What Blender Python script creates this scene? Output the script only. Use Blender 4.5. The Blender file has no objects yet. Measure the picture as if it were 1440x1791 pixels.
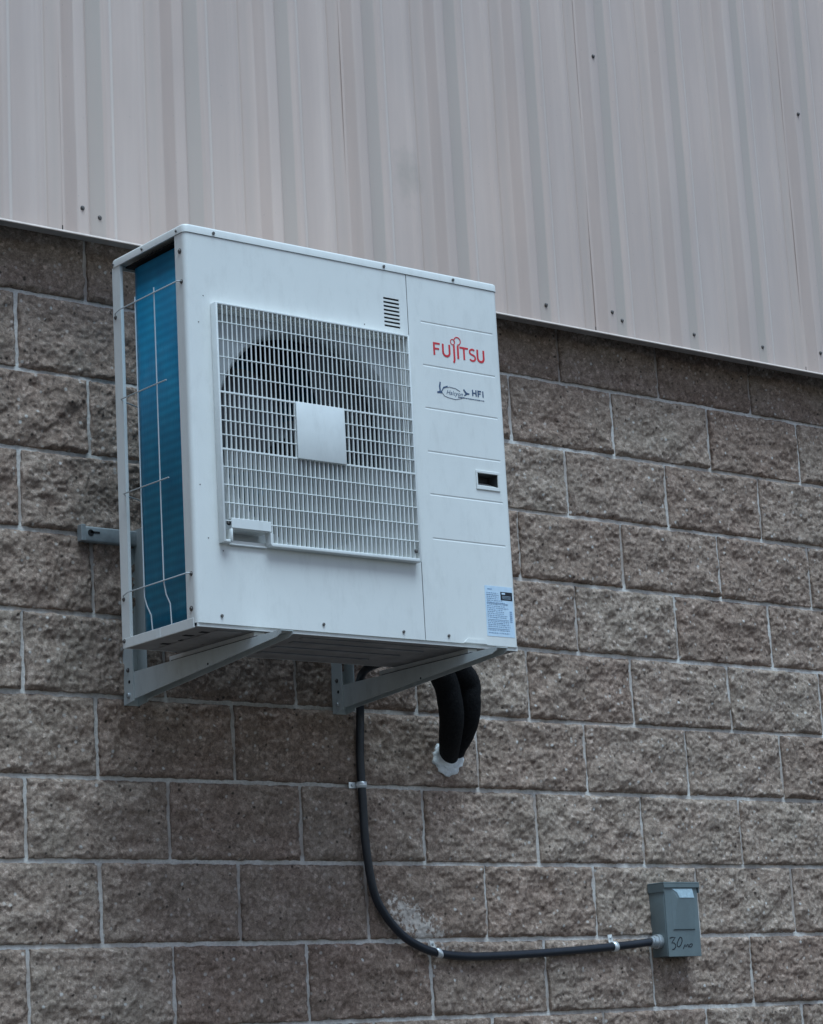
import bpy, bmesh, math, random
import numpy as np
from mathutils import Vector, Matrix

scene = bpy.context.scene
col = scene.collection
PI = math.pi
random.seed(7)

# ------------------------------------------------------------------ camera, sky, sun, exposure
def make_camera():
    yaw, pit, rol = 0.6801094953571184, 0.21944764235019434, -0.05461053648363104
    f = Vector((math.sin(yaw) * math.cos(pit), math.cos(yaw) * math.cos(pit), math.sin(pit)))
    r = Vector((math.cos(yaw), -math.sin(yaw), 0.0))
    u = r.cross(f)
    c, s = math.cos(rol), math.sin(rol)
    r2 = c * r + s * u
    u2 = -s * r + c * u
    cam = bpy.data.cameras.new('camera')
    o = bpy.data.objects.new('camera', cam)
    m = Matrix((r2, u2, -f)).transposed().to_4x4()
    m.translation = Vector((-2.9527738, -5.1855454, -1.9362609))
    o.matrix_world = m
    cam.sensor_fit = 'HORIZONTAL'
    cam.sensor_width = 36.0
    cam.lens = 4296.65 / 1440 * 36.0
    cam.clip_start = 0.1
    cam.clip_end = 2000
    col.objects.link(o)
    scene.camera = o
make_camera()

SUN_EL, SUN_ROT = 67.0, 190.0
world = bpy.data.worlds.new('World')
scene.world = world
world.use_nodes = True
wn = world.node_tree
for n in list(wn.nodes):
    wn.nodes.remove(n)
sky = wn.nodes.new('ShaderNodeTexSky')
sky.sky_type = 'NISHITA'
sky.sun_disc = False
sky.sun_elevation = math.radians(SUN_EL)
sky.sun_rotation = math.radians(SUN_ROT)
sky.air_density = 1.0
sky.dust_density = 1.5
sky.ozone_density = 1.0
bg = wn.nodes.new('ShaderNodeBackground')
bg.inputs['Strength'].default_value = 0.05
wo = wn.nodes.new('ShaderNodeOutputWorld')
wn.links.new(sky.outputs[0], bg.inputs[0])
wn.links.new(bg.outputs[0], wo.inputs[0])

sd = bpy.data.lights.new('sun', 'SUN')
sd.energy = 1.5
sd.angle = math.radians(38)
sd.color = (0.55, 0.80, 1.0)
so = bpy.data.objects.new('sun', sd)
sdir = Vector((math.sin(math.radians(SUN_ROT)) * math.cos(math.radians(SUN_EL)),
               math.cos(math.radians(SUN_ROT)) * math.cos(math.radians(SUN_EL)), math.sin(math.radians(SUN_EL))))
so.rotation_euler = sdir.to_track_quat('Z', 'Y').to_euler()
so.location = (10, -20, 30)
col.objects.link(so)

vs = scene.view_settings
vs.view_transform = 'Standard'
vs.look = 'None'
vs.gamma = 1.0
vs.exposure = 1.22
try:
    vs.use_curve_mapping = False
except Exception:
    pass

# ------------------------------------------------------------------ materials
def new_mat(name):
    m = bpy.data.materials.new(name)
    m.use_nodes = True
    nt = m.node_tree
    b = nt.nodes['Principled BSDF']
    return m, nt, b

def N(nt, t, **kw):
    n = nt.nodes.new(t)
    for k, v in kw.items():
        setattr(n, k, v)
    return n

def noise(nt, scale, detail=4.0, rough=0.55, vec=None, dist=0.0):
    n = nt.nodes.new('ShaderNodeTexNoise')
    n.inputs['Scale'].default_value = scale
    n.inputs['Detail'].default_value = detail
    n.inputs['Roughness'].default_value = rough
    n.inputs['Distortion'].default_value = dist
    if vec is not None:
        nt.links.new(vec, n.inputs['Vector'])
    return n

def ramp(nt, fac, stops):
    r = nt.nodes.new('ShaderNodeValToRGB')
    e = r.color_ramp.elements
    while len(e) > 1:
        e.remove(e[-1])
    e[0].position = stops[0][0]
    c = stops[0][1]
    e[0].color = (*c, 1) if len(c) == 3 else c
    for p, c in stops[1:]:
        x = e.new(p)
        x.color = (*c, 1) if len(c) == 3 else c
    nt.links.new(fac, r.inputs[0])
    return r

def mix(nt, fac, a, b, mode='MIX'):
    m = nt.nodes.new('ShaderNodeMix')
    m.data_type = 'RGBA'
    m.blend_type = mode
    for sock, v in ((m.inputs[0], fac), (m.inputs[6], a), (m.inputs[7], b)):
        if hasattr(v, 'links') or isinstance(v, bpy.types.NodeSocket):
            nt.links.new(v, sock)
        elif isinstance(v, (int, float)):
            sock.default_value = v
        else:
            sock.default_value = (*v, 1)
    return m.outputs[2]

def math_n(nt, op, a, b=None, clamp=False):
    m = nt.nodes.new('ShaderNodeMath')
    m.operation = op
    m.use_clamp = clamp
    for i, v in enumerate((a, b)):
        if v is None:
            continue
        if isinstance(v, (int, float)):
            m.inputs[i].default_value = v
        else:
            nt.links.new(v, m.inputs[i])
    return m.outputs[0]

def bump(nt, b, height, strength, dist):
    n = nt.nodes.new('ShaderNodeBump')
    n.inputs['Strength'].default_value = strength
    n.inputs['Distance'].default_value = dist
    nt.links.new(height, n.inputs['Height'])
    nt.links.new(n.outputs[0], b.inputs['Normal'])

def position(nt, scale=None):
    g = nt.nodes.new('ShaderNodeNewGeometry')
    if scale is None:
        return g.outputs['Position']
    m = nt.nodes.new('ShaderNodeMapping')
    m.inputs['Scale'].default_value = scale
    nt.links.new(g.outputs['Position'], m.inputs['Vector'])
    return m.outputs[0]

def mat_simple(name, c, rough=0.5, metal=0.0, var=0.08, vscale=12.0, bump_s=0.0, bump_scale=400.0, spec=0.5, grime=0.0):
    m, nt, b = new_mat(name)
    p = position(nt)
    n = noise(nt, vscale, 5, 0.6, p)
    lo = tuple(x * (1 - var) for x in c)
    hi = tuple(min(1, x * (1 + var)) for x in c)
    r = ramp(nt, n.outputs[0], [(0.3, lo), (0.7, hi)])
    out = r.outputs[0]
    if grime > 0:
        g = noise(nt, 35, 6, 0.7, position(nt, (1, 1, 0.35)))
        gr = ramp(nt, g.outputs[0], [(0.5, (0, 0, 0)), (0.78, (grime,) * 3)])
        out = mix(nt, gr.outputs[0], out, (0.22, 0.20, 0.17))
    nt.links.new(out, b.inputs['Base Color'])
    b.inputs['Roughness'].default_value = rough
    b.inputs['Metallic'].default_value = metal
    b.inputs['Specular IOR Level'].default_value = spec
    if bump_s > 0:
        bn = noise(nt, bump_scale, 2, 0.5, p)
        bump(nt, b, bn.outputs[0], bump_s, 0.001)
    return m

M = {}
M['enamel'] = mat_simple('ivory_enamel', (0.80, 0.79, 0.75), 0.42, var=0.04, vscale=3, bump_s=0.25, bump_scale=500, grime=0.13)
M['enamel_side'] = M['enamel']
M['grille_plastic'] = mat_simple('ivory_plastic', (0.78, 0.78, 0.75), 0.45, var=0.04, vscale=18, grime=0.15)
M['panel_dark'] = mat_simple('galvanised_inner', (0.42, 0.43, 0.42), 0.55, 0.0, var=0.15)
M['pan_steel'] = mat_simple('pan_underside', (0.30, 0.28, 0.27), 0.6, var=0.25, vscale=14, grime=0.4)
M['shroud'] = mat_simple('shroud_paint', (0.45, 0.46, 0.46), 0.5, var=0.1, vscale=20)
M['bracket'] = mat_simple('bracket_paint', (0.52, 0.54, 0.52), 0.45, var=0.06, vscale=9, bump_s=0.2, grime=0.3)
M['rail'] = mat_simple('rail_steel', (0.30, 0.32, 0.32), 0.5, 0.2, var=0.15, vscale=40, grime=0.4)
M['galv'] = mat_simple('galvanised_steel', (0.55, 0.57, 0.58), 0.38, 0.6, var=0.2, vscale=60, grime=0.4)
M['zinc'] = mat_simple('zinc_clip', (0.90, 0.93, 0.92), 0.28, 0.45, var=0.15, vscale=120)
M['screw'] = mat_simple('screw_steel', (0.15, 0.135, 0.125), 0.4, 0.5, var=0.3, vscale=200)
M['wire'] = mat_simple('guard_wire_coating', (0.60, 0.62, 0.62), 0.35, 0.1, var=0.05)
M['black_plastic'] = mat_simple('fan_plastic', (0.03, 0.03, 0.032), 0.45, var=0.2)
M['motor'] = mat_simple('motor_paint', (0.05, 0.05, 0.05), 0.5, 0.3)
M['conduit'] = mat_simple('conduit_jacket', (0.018, 0.020, 0.026), 0.36, var=0.2, vscale=30, bump_s=0.2, bump_scale=150)
M['rubber'] = mat_simple('rubber', (0.02, 0.02, 0.02), 0.7)
M['red_ink'] = mat_simple('red_print', (0.68, 0.035, 0.045), 0.5, var=0.05)
M['blue_ink'] = mat_simple('blue_print', (0.05, 0.09, 0.17), 0.5, var=0.1)
M['grey_ink'] = mat_simple('grey_print', (0.27, 0.38, 0.52), 0.5, var=0.2, vscale=150)
M['black_ink'] = mat_simple('black_print', (0.012, 0.014, 0.02), 0.5)
M['sticker'] = mat_simple('pale_sticker', (0.60, 0.74, 0.86), 0.4, var=0.06, vscale=60)
M['box_paint'] = mat_simple('grey_enclosure_paint', (0.145, 0.178, 0.183), 0.40, var=0.10, vscale=22, bump_s=0.3, bump_scale=700, grime=0.12)
M['pit'] = mat_simple('dark_hole', (0.01, 0.01, 0.01), 0.9)

# foam hose
m, nt, b = new_mat('pipe_insulation')
n = noise(nt, 90, 5, 0.6, position(nt))
nt.links.new(ramp(nt, n.outputs[0], [(0.3, (0.006, 0.006, 0.007)), (0.8, (0.018, 0.018, 0.019))]).outputs[0], b.inputs['Base Color'])
b.inputs['Roughness'].default_value = 0.85
b.inputs['Specular IOR Level'].default_value = 0.2
n2 = noise(nt, 120, 6, 0.75, position(nt))
bump(nt, b, n2.outputs[0], 0.9, 0.008)
M['insulation'] = m

# sealant foam
m, nt, b = new_mat('white_sealant')
n = noise(nt, 60, 5, 0.6, position(nt))
nt.links.new(ramp(nt, n.outputs[0], [(0.25, (0.80, 0.80, 0.79)), (0.5, (0.94, 0.94, 0.92))]).outputs[0], b.inputs['Base Color'])
b.inputs['Roughness'].default_value = 0.8
n2 = noise(nt, 220, 4, 0.6, position(nt))
bump(nt, b, n2.outputs[0], 0.8, 0.004)
M['sealant'] = m

# coil fins: blue coated aluminium with fine horizontal and vertical structure
m, nt, b = new_mat('blue_coil_fins')
w = nt.nodes.new('ShaderNodeTexWave')
w.wave_type = 'BANDS'
w.bands_direction = 'Z'
w.inputs['Scale'].default_value = 14.0
w.inputs['Distortion'].default_value = 1.2
w.inputs['Detail'].default_value = 2.0
nt.links.new(position(nt), w.inputs['Vector'])
n = noise(nt, 14, 5, 0.6, position(nt, (1, 1, 0.5)))
c1 = ramp(nt, n.outputs[0], [(0.3, (0.004, 0.22, 0.40)), (0.7, (0.010, 0.32, 0.52))])
c2 = mix(nt, math_n(nt, 'MULTIPLY', w.outputs[1] if False else w.outputs[0], 0.45), c1.outputs[0], (0.003, 0.15, 0.28))
nt.links.new(c2, b.inputs['Base Color'])
b.inputs['Metallic'].default_value = 0.45
b.inputs['Roughness'].default_value = 0.30
b.inputs['Coat Weight'].default_value = 0.2
b.inputs['Coat Roughness'].default_value = 0.12
n3 = noise(nt, 300, 3, 0.6, position(nt, (1, 1, 0.08)))
bump(nt, b, n3.outputs[0], 0.5, 0.001)
M['coil'] = m

# ribbed metal cladding
m, nt, b = new_mat('tan_ribbed_steel')
pv = position(nt)
st = noise(nt, 9, 6, 0.62, position(nt, (1.0, 1.0, 0.06)))
cl = noise(nt, 2.0, 4, 0.6, position(nt, (1, 1, 0.5)))
c1 = ramp(nt, st.outputs[0], [(0.28, (0.565, 0.435, 0.37)), (0.5, (0.625, 0.48, 0.41)), (0.72, (0.68, 0.53, 0.455))])
c2 = mix(nt, 1.0, c1.outputs[0], ramp(nt, cl.outputs[0], [(0.3, (0.90, 0.91, 0.92)), (0.7, (1.03, 1.01, 0.99))]).outputs[0], 'MULTIPLY')
# faded patch of grime on the sheet above the unit
vd = nt.nodes.new('ShaderNodeVectorMath'); vd.operation = 'SUBTRACT'
nt.links.new(pv, vd.inputs[0]); vd.inputs[1].default_value = (1.235, -0.075, 0.52)
vm = nt.nodes.new('ShaderNodeVectorMath'); vm.operation = 'MULTIPLY'
nt.links.new(vd.outputs[0], vm.inputs[0]); vm.inputs[1].default_value = (16.0, 0.0, 10.0)
vl = nt.nodes.new('ShaderNodeVectorMath'); vl.operation = 'LENGTH'
nt.links.new(vm.outputs[0], vl.inputs[0])
pn = noise(nt, 30, 4, 0.6, pv)
msk = math_n(nt, 'SUBTRACT', math_n(nt, 'ADD', vl.outputs['Value'], math_n(nt, 'MULTIPLY', pn.outputs[0], 1.2)), 0.6)
mr = ramp(nt, msk, [(0.1, (0.28,) * 3), (0.95, (0.0,) * 3)])
c3 = mix(nt, mr.outputs[0], c2, (0.22, 0.22, 0.17))
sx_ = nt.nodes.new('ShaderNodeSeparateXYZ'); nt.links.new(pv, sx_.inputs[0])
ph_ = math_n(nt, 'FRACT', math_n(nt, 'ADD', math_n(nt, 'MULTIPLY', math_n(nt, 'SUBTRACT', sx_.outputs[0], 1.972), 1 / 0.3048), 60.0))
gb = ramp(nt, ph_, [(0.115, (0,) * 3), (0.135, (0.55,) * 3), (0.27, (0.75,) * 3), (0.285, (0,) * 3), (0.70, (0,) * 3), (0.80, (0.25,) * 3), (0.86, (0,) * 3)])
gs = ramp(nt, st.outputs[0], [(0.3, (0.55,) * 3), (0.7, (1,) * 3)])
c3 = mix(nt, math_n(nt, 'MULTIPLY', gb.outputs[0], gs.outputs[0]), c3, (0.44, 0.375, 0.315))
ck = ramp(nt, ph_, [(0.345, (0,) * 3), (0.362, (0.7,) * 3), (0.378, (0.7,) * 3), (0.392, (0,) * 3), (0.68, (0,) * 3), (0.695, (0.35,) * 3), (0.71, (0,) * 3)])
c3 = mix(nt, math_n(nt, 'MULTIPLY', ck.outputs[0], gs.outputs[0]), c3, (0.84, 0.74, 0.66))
# small dark specks
sp = nt.nodes.new('ShaderNodeTexVoronoi'); sp.inputs['Scale'].default_value = 26
nt.links.new(pv, sp.inputs['Vector'])
sr = ramp(nt, sp.outputs['Distance'], [(0.035, (0.5,) * 3), (0.06, (0.0,) * 3)])
c4 = mix(nt, math_n(nt, 'MULTIPLY', sr.outputs[0], 0.35), c3, (0.12, 0.11, 0.10))
nt.links.new(c4, b.inputs['Base Color'])
nt.links.new(ramp(nt, st.outputs[0], [(0.2, (0.30,) * 3), (0.8, (0.42,) * 3)]).outputs[0], b.inputs['Roughness'])
b.inputs['Specular IOR Level'].default_value = 0.85
bn = noise(nt, 420, 2, 0.5, pv)
bump(nt, b, bn.outputs[0], 0.15, 0.001)
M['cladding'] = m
M['trim'] = mat_simple('tan_trim', (0.66, 0.54, 0.47), 0.42, var=0.1, vscale=25, grime=0.3)

# split-face concrete block
m, nt, b = new_mat('split_face_block')
pv = position(nt)
oi = nt.nodes.new('ShaderNodeObjectInfo')
big = noise(nt, 5.0, 4, 0.6, pv)
mid = noise(nt, 48, 8, 0.82, pv, 0.0)
fine = noise(nt, 260, 4, 0.7, pv)
ca = ramp(nt, mid.outputs[0], [(0.34, (0.205, 0.146, 0.115)), (0.50, (0.36, 0.267, 0.215)), (0.66, (0.53, 0.415, 0.345))])
cb = mix(nt, ramp(nt, big.outputs[0], [(0.35, (0, 0, 0)), (0.65, (0.8,) * 3)]).outputs[0], ca.outputs[0], (0.34, 0.29, 0.235), 'MIX')
cb = mix(nt, 0.45, ca.outputs[0], cb)
tint = ramp(nt, oi.outputs['Random'], [(0.0, (0.90, 0.84, 0.81)), (0.35, (1.0, 0.965, 0.94)), (0.7, (1.02, 1.0, 0.98)), (1.0, (1.10, 1.10, 1.08))])
cc = mix(nt, 1.0, cb, tint.outputs[0], 'MULTIPLY')
cc = mix(nt, 1.0, cc, ramp(nt, fine.outputs[0], [(0.30, (0.68,) * 3), (0.70, (1.32,) * 3)]).outputs[0], 'MULTIPLY')
ag = nt.nodes.new('ShaderNodeTexVoronoi'); ag.inputs['Scale'].default_value = 62
nt.links.new(pv, ag.inputs['Vector'])
agc = nt.nodes.new('ShaderNodeSeparateColor'); nt.links.new(ag.outputs['Color'], agc.inputs[0])
g2 = nt.nodes.new('ShaderNodeTexVoronoi'); g2.inputs['Scale'].default_value = 125
nt.links.new(pv, g2.inputs['Vector'])
g2c = nt.nodes.new('ShaderNodeSeparateColor'); nt.links.new(g2.outputs['Color'], g2c.inputs[0])
cc = mix(nt, 1.0, cc, ramp(nt, g2c.outputs[0], [(0.0, (0.76, 0.74, 0.73)), (0.5, (0.98, 0.97, 0.96)), (0.9, (1.14, 1.14, 1.15)), (1.0, (1.45, 1.45, 1.47))]).outputs[0], 'MULTIPLY')
sel = math_n(nt, 'GREATER_THAN', agc.outputs[0], 0.84)
near = ramp(nt, ag.outputs['Distance'], [(0.20, (1,) * 3), (0.34, (0,) * 3)])
am = math_n(nt, 'MULTIPLY', sel, near.outputs[0])
am = math_n(nt, 'MULTIPLY', am, 0.62)
agr = ramp(nt, agc.outputs[1], [(0.0, (0.62, 0.52, 0.45)), (0.6, (0.72, 0.66, 0.60)), (1.0, (0.86, 0.84, 0.80))])
cc = mix(nt, am, cc, agr.outputs[0])
# dark pits
sel2 = math_n(nt, 'LESS_THAN', agc.outputs[0], 0.10)
near2 = ramp(nt, ag.outputs['Distance'], [(0.15, (1,) * 3), (0.32, (0,) * 3)])
cc = mix(nt, math_n(nt, 'MULTIPLY', math_n(nt, 'MULTIPLY', sel2, near2.outputs[0]), 0.75), cc, (0.02, 0.017, 0.015))
# pale scuffed patch by the conduit bend
vd = nt.nodes.new('ShaderNodeVectorMath'); vd.operation = 'SUBTRACT'
nt.links.new(pv, vd.inputs[0]); vd.inputs[1].default_value = (1.175, 0.0, -1.583)
mp = nt.nodes.new('ShaderNodeMapping'); mp.inputs['Rotation'].default_value = (0, math.radians(-32), 0)
nt.links.new(vd.outputs[0], mp.inputs['Vector'])
vm = nt.nodes.new('ShaderNodeVectorMath'); vm.operation = 'MULTIPLY'
nt.links.new(mp.outputs[0], vm.inputs[0]); vm.inputs[1].default_value = (8.0, 0.0, 22.0)
vl = nt.nodes.new('ShaderNodeVectorMath'); vl.operation = 'LENGTH'
nt.links.new(vm.outputs[0], vl.inputs[0])
pn = noise(nt, 70, 5, 0.7, pv)
msk = math_n(nt, 'ADD', math_n(nt, 'MULTIPLY', math_n(nt, 'POWER', vl.outputs['Value'], 2.0), 0.17), math_n(nt, 'MULTIPLY', pn.outputs[0], 1.3))
mr = ramp(nt, msk, [(0.68, (0.85,) * 3), (0.78, (0.0,) * 3)])
cc = mix(nt, mr.outputs[0], cc, (0.80, 0.70, 0.62))
nt.links.new(cc, b.inputs['Base Color'])
b.inputs['Roughness'].default_value = 0.92
b.inputs['Specular IOR Level'].default_value = 0.2
hb = math_n(nt, 'ADD', mid.outputs[0], math_n(nt, 'MULTIPLY', fine.outputs[0], 0.45))
bump(nt, b, hb, 0.8, 0.007)
M['block'] = m

# mortar
m, nt, b = new_mat('mortar')
pv = position(nt)
n1 = noise(nt, 3.5, 5, 0.65, pv)
n2 = noise(nt, 150, 4, 0.6, pv)
c1 = ramp(nt, n1.outputs[0], [(0.32, (0.52, 0.465, 0.42)), (0.5, (0.70, 0.65, 0.60)), (0.7, (0.80, 0.765, 0.72))])
c2 = mix(nt, 1.0, c1.outputs[0], ramp(nt, n2.outputs[0], [(0.3, (0.8,) * 3), (0.7, (1.15,) * 3)]).outputs[0], 'MULTIPLY')
sx_ = nt.nodes.new('ShaderNodeSeparateXYZ'); nt.links.new(pv, sx_.inputs[0])
fr = math_n(nt, 'FRACT', math_n(nt, 'ADD', math_n(nt, 'MULTIPLY', sx_.outputs[2], 1 / 0.2032), 100.5))
ds = math_n(nt, 'ABSOLUTE', math_n(nt, 'SUBTRACT', fr, 0.5))
vj = ramp(nt, ds, [(0.04, (0,) * 3), (0.09, (1,) * 3)])
n3 = noise(nt, 2.6, 3, 0.6, position(nt, (1, 1, 1.7)))
n3r = ramp(nt, n3.outputs[0], [(0.38, (0.78,) * 3), (0.60, (0.10,) * 3)])
c2 = mix(nt, math_n(nt, 'MULTIPLY', vj.outputs[0], n3r.outputs[0]), c2, (0.36, 0.28, 0.235))
n4 = noise(nt, 1.9, 3, 0.6, pv)
n4r = ramp(nt, n4.outputs[0], [(0.34, (0.35,) * 3), (0.46, (0.0,) * 3)])
c2 = mix(nt, n4r.outputs[0], c2, (0.42, 0.35, 0.30))
nt.links.new(c2, b.inputs['Base Color'])
b.inputs['Roughness'].default_value = 0.9
bump(nt, b, n2.outputs[0], 0.7, 0.003)
M['mortar'] = m

m, nt, b = new_mat('asphalt')
pv = position(nt)
n1 = noise(nt, 0.4, 5, 0.6, pv)
n2 = noise(nt, 90, 3, 0.6, pv)
c1 = ramp(nt, n1.outputs[0], [(0.3, (0.045, 0.045, 0.046)), (0.7, (0.065, 0.064, 0.062))])
nt.links.new(mix(nt, 1.0, c1.outputs[0], ramp(nt, n2.outputs[0], [(0.3, (0.7,) * 3), (0.7, (1.3,) * 3)]).outputs[0], 'MULTIPLY'), b.inputs['Base Color'])
b.inputs['Roughness'].default_value = 0.9
bump(nt, b, n2.outputs[0], 0.6, 0.01)
M['asphalt'] = m

# ------------------------------------------------------------------ mesh helpers
class MB:
    """collects faces in world coordinates; build() turns them into one mesh object under its parent"""
    def __init__(self):
        self.v = []; self.f = []; self.s = []
    def add(self, verts, faces, smooth=False):
        o = len(self.v)
        self.v.extend([tuple(p) for p in verts])
        self.f.extend([tuple(i + o for i in f) for f in faces])
        self.s.extend([smooth] * len(faces))
        return self
    def box(self, a, b, bevel=0.0, seg=2, smooth=None):
        x0, y0, z0 = (min(a[i], b[i]) for i in range(3))
        x1, y1, z1 = (max(a[i], b[i]) for i in range(3))
        bm = bmesh.new()
        bmesh.ops.create_cube(bm, size=1.0)
        for v in bm.verts:
            v.co = Vector(((x0 + x1) / 2 + v.co.x * (x1 - x0), (y0 + y1) / 2 + v.co.y * (y1 - y0), (z0 + z1) / 2 + v.co.z * (z1 - z0)))
        if bevel > 0:
            bmesh.ops.bevel(bm, geom=bm.edges[:], offset=bevel, segments=seg, profile=0.5, affect='EDGES')
        bm.verts.index_update()
        self.add([v.co[:] for v in bm.verts], [[v.index for v in f.verts] for f in bm.faces], bevel > 0 if smooth is None else smooth)
        bm.free()
        return self
    def prism(self, poly, d, smooth=False):
        """poly: list of 3D points of one flat face; d: extrusion vector"""
        n = len(poly); d = Vector(d)
        a = [Vector(p) for p in poly]; b = [p + d for p in a]
        f = [tuple(range(n))[::-1], tuple(range(n, 2 * n))]
        f += [(i, (i + 1) % n, n + (i + 1) % n, n + i) for i in range(n)]
        self.add(a + b, f, smooth)
        return self
    def cyl(self, c, axis, r, h, seg=16, r2=None, bevel=0.0):
        """cylinder starting at c along axis"""
        ax = Vector(axis).normalized()
        t = ax.orthogonal().normalized(); u = ax.cross(t)
        c = Vector(c); r2 = r if r2 is None else r2
        rings = [(0, r), (h, r2)]
        if bevel > 0:
            rings = [(0, r), (h - bevel, r2), (h, r2 - bevel)]
        vs_ = []
        for hh, rr in rings:
            for i in range(seg):
                a = 2 * PI * i / seg
                vs_.append(c + ax * hh + (t * math.cos(a) + u * math.sin(a)) * rr)
        k = len(rings)
        fs = [(j * seg + i, j * seg + (i + 1) % seg, (j + 1) * seg + (i + 1) % seg, (j + 1) * seg + i) for j in range(k - 1) for i in range(seg)]
        self.add(vs_, fs, True)
        self.add(vs_[-seg:], [tuple(range(seg))])
        self.add(vs_[:seg], [tuple(range(seg))[::-1]])
        return self
    def tube(self, pts, r, seg=12, cap=True):
        pts = [Vector(p) for p in pts]
        n = len(pts)
        rr = r if isinstance(r, (list, tuple)) else [r] * n
        vs_ = []
        prev = None
        for i, p in enumerate(pts):
            d = (pts[min(i + 1, n - 1)] - pts[max(i - 1, 0)]).normalized()
            if prev is None:
                t = d.orthogonal().normalized()
            else:
                t = (prev - d * prev.dot(d)).normalized()
            prev = t
            u = d.cross(t)
            for k in range(seg):
                a = 2 * PI * k / seg
                vs_.append(p + (t * math.cos(a) + u * math.sin(a)) * rr[i])
        fs = [(i * seg + k, i * seg + (k + 1) % seg, (i + 1) * seg + (k + 1) % seg, (i + 1) * seg + k) for i in range(n - 1) for k in range(seg)]
        self.add(vs_, fs, True)
        if cap:
            self.add(vs_[:seg], [tuple(range(seg))[::-1]])
            self.add(vs_[-seg:], [tuple(range(seg))])
        return self
    def plate(self, x0, x1, z0, z1, y, holes=(), rim=0.003):
        """front-facing sheet at depth y with real rectangular holes"""
        xs = sorted({x0, x1, *[h[0] for h in holes], *[h[1] for h in holes]})
        zs = sorted({z0, z1, *[h[2] for h in holes], *[h[3] for h in holes]})
        xs = [x for x in xs if x0 <= x <= x1]; zs = [z for z in zs if z0 <= z <= z1]
        for i in range(len(xs) - 1):
            for j in range(len(zs) - 1):
                cx, cz = (xs[i] + xs[i + 1]) / 2, (zs[j] + zs[j + 1]) / 2
                if any(h[0] < cx < h[1] and h[2] < cz < h[3] for h in holes):
                    continue
                self.add([(xs[i], y, zs[j]), (xs[i + 1], y, zs[j]), (xs[i + 1], y, zs[j + 1]), (xs[i], y, zs[j + 1])], [(0, 1, 2, 3)])
        for (a, b_, c, d) in holes:
            q = [(a, c), (b_, c), (b_, d), (a, d)]
            for i in range(4):
                p, r = q[i], q[(i + 1) % 4]
                self.add([(p[0], y, p[1]), (r[0], y, r[1]), (r[0], y + rim, r[1]), (p[0], y + rim, p[1])], [(0, 1, 2, 3)])
        return self
    def mesh(self, name, mat, origin=(0, 0, 0)):
        me = bpy.data.meshes.new(name)
        o = Vector(origin)
        me.from_pydata([Vector(p) - o for p in self.v], [], self.f)
        me.polygons.foreach_set('use_smooth', self.s)
        if mat:
            me.materials.append(mat)
        me.update()
        return me
    def build(self, name, mat, parent=None, label=None):
        org = world_origin(parent)
        me = self.mesh(name, mat, org)
        o = bpy.data.objects.new(name, me)
        col.objects.link(o)
        if parent:
            o.parent = parent
        if label:
            o['label'] = label
        return o

def world_origin(o):
    p = Vector((0, 0, 0))
    while o is not None:
        p += o.location
        o = o.parent
    return p

def thing(name, loc, label, cat, group=None):
    o = bpy.data.objects.new(name, None)
    o.empty_display_size = 0.1
    o.location = loc
    o['label'] = label; o['category'] = cat
    if group:
        o['group'] = group
    col.objects.link(o)
    return o

def copy_part(src, offset, parent, name=None):
    c = src.copy()
    if name:
        c.name = name
    col.objects.link(c)
    c.parent = parent
    c.location = Vector(src.location) + Vector(offset)
    return c

def spline(pts, n=8):
    """Catmull-Rom through the points"""
    P = [Vector(p) for p in pts]
    P = [P[0] * 2 - P[1]] + P + [P[-1] * 2 - P[-2]]
    out = []
    for i in range(1, len(P) - 2):
        for k in range(n):
            t = k / n
            a, b_, c, d = P[i - 1], P[i], P[i + 1], P[i + 2]
            out.append(0.5 * ((2 * b_) + (c - a) * t + (2 * a - 5 * b_ + 4 * c - d) * t * t + (3 * b_ - a - 3 * c + d) * t ** 3))
    out.append(P[-2])
    return out

def stroke(mb, pts, w, ox, oz, y, t=0.0004, taper=False):
    """flat print: a ribbon of width w through 2D points, standing t proud of depth y (facing -y)"""
    P = [Vector((p[0] + ox, p[1] + oz)) for p in pts]
    n = len(P)
    mb.k = getattr(mb, 'k', -1) + 1
    t = t + 0.00007 * (mb.k % 6)
    y = y - 0.00001 * (mb.k % 6)
    L, R = [], []
    for i in range(n):
        d = P[min(i + 1, n - 1)] - P[max(i - 1, 0)]
        d = d.normalized() if d.length > 0 else Vector((1, 0))
        nn = Vector((-d.y, d.x))
        ww = w / 2
        if taper:
            ww *= 0.45 + 0.55 * math.sin(PI * (i + 0.5) / n)
        L.append(P[i] + nn * ww); R.append(P[i] - nn * ww)
    vs_ = []
    for i in range(n):
        vs_ += [(L[i].x, y - t, L[i].y), (R[i].x, y - t, R[i].y), (L[i].x, y, L[i].y), (R[i].x, y, R[i].y)]
    fs = []
    for i in range(n - 1):
        a, b_ = 4 * i, 4 * i + 4
        fs += [(a, a + 1, b_ + 1, b_), (a, b_, b_ + 2, a + 2), (a + 1, a + 3, b_ + 3, b_ + 1)]
    mb.add(vs_, fs)

def arc(cx, cz, rx, rz, a0, a1, n=16):
    return [(cx + rx * math.cos(math.radians(a0 + (a1 - a0) * i / n)), cz + rz * math.sin(math.radians(a0 + (a1 - a0) * i / n))) for i in range(n + 1)]

# ------------------------------------------------------------------ ground
GZ = -3.55
g = MB().add([(-150, -150, GZ), (150, -150, GZ), (150, 150, GZ), (-150, 150, GZ)], [(0, 1, 2, 3)]).build('ground', M['asphalt'])
g['kind'] = 'structure'

# ------------------------------------------------------------------ split-face block wall
U = 0.2032
XW0, XW1, ZTOP = -9.0, 12.0, 3.6

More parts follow.
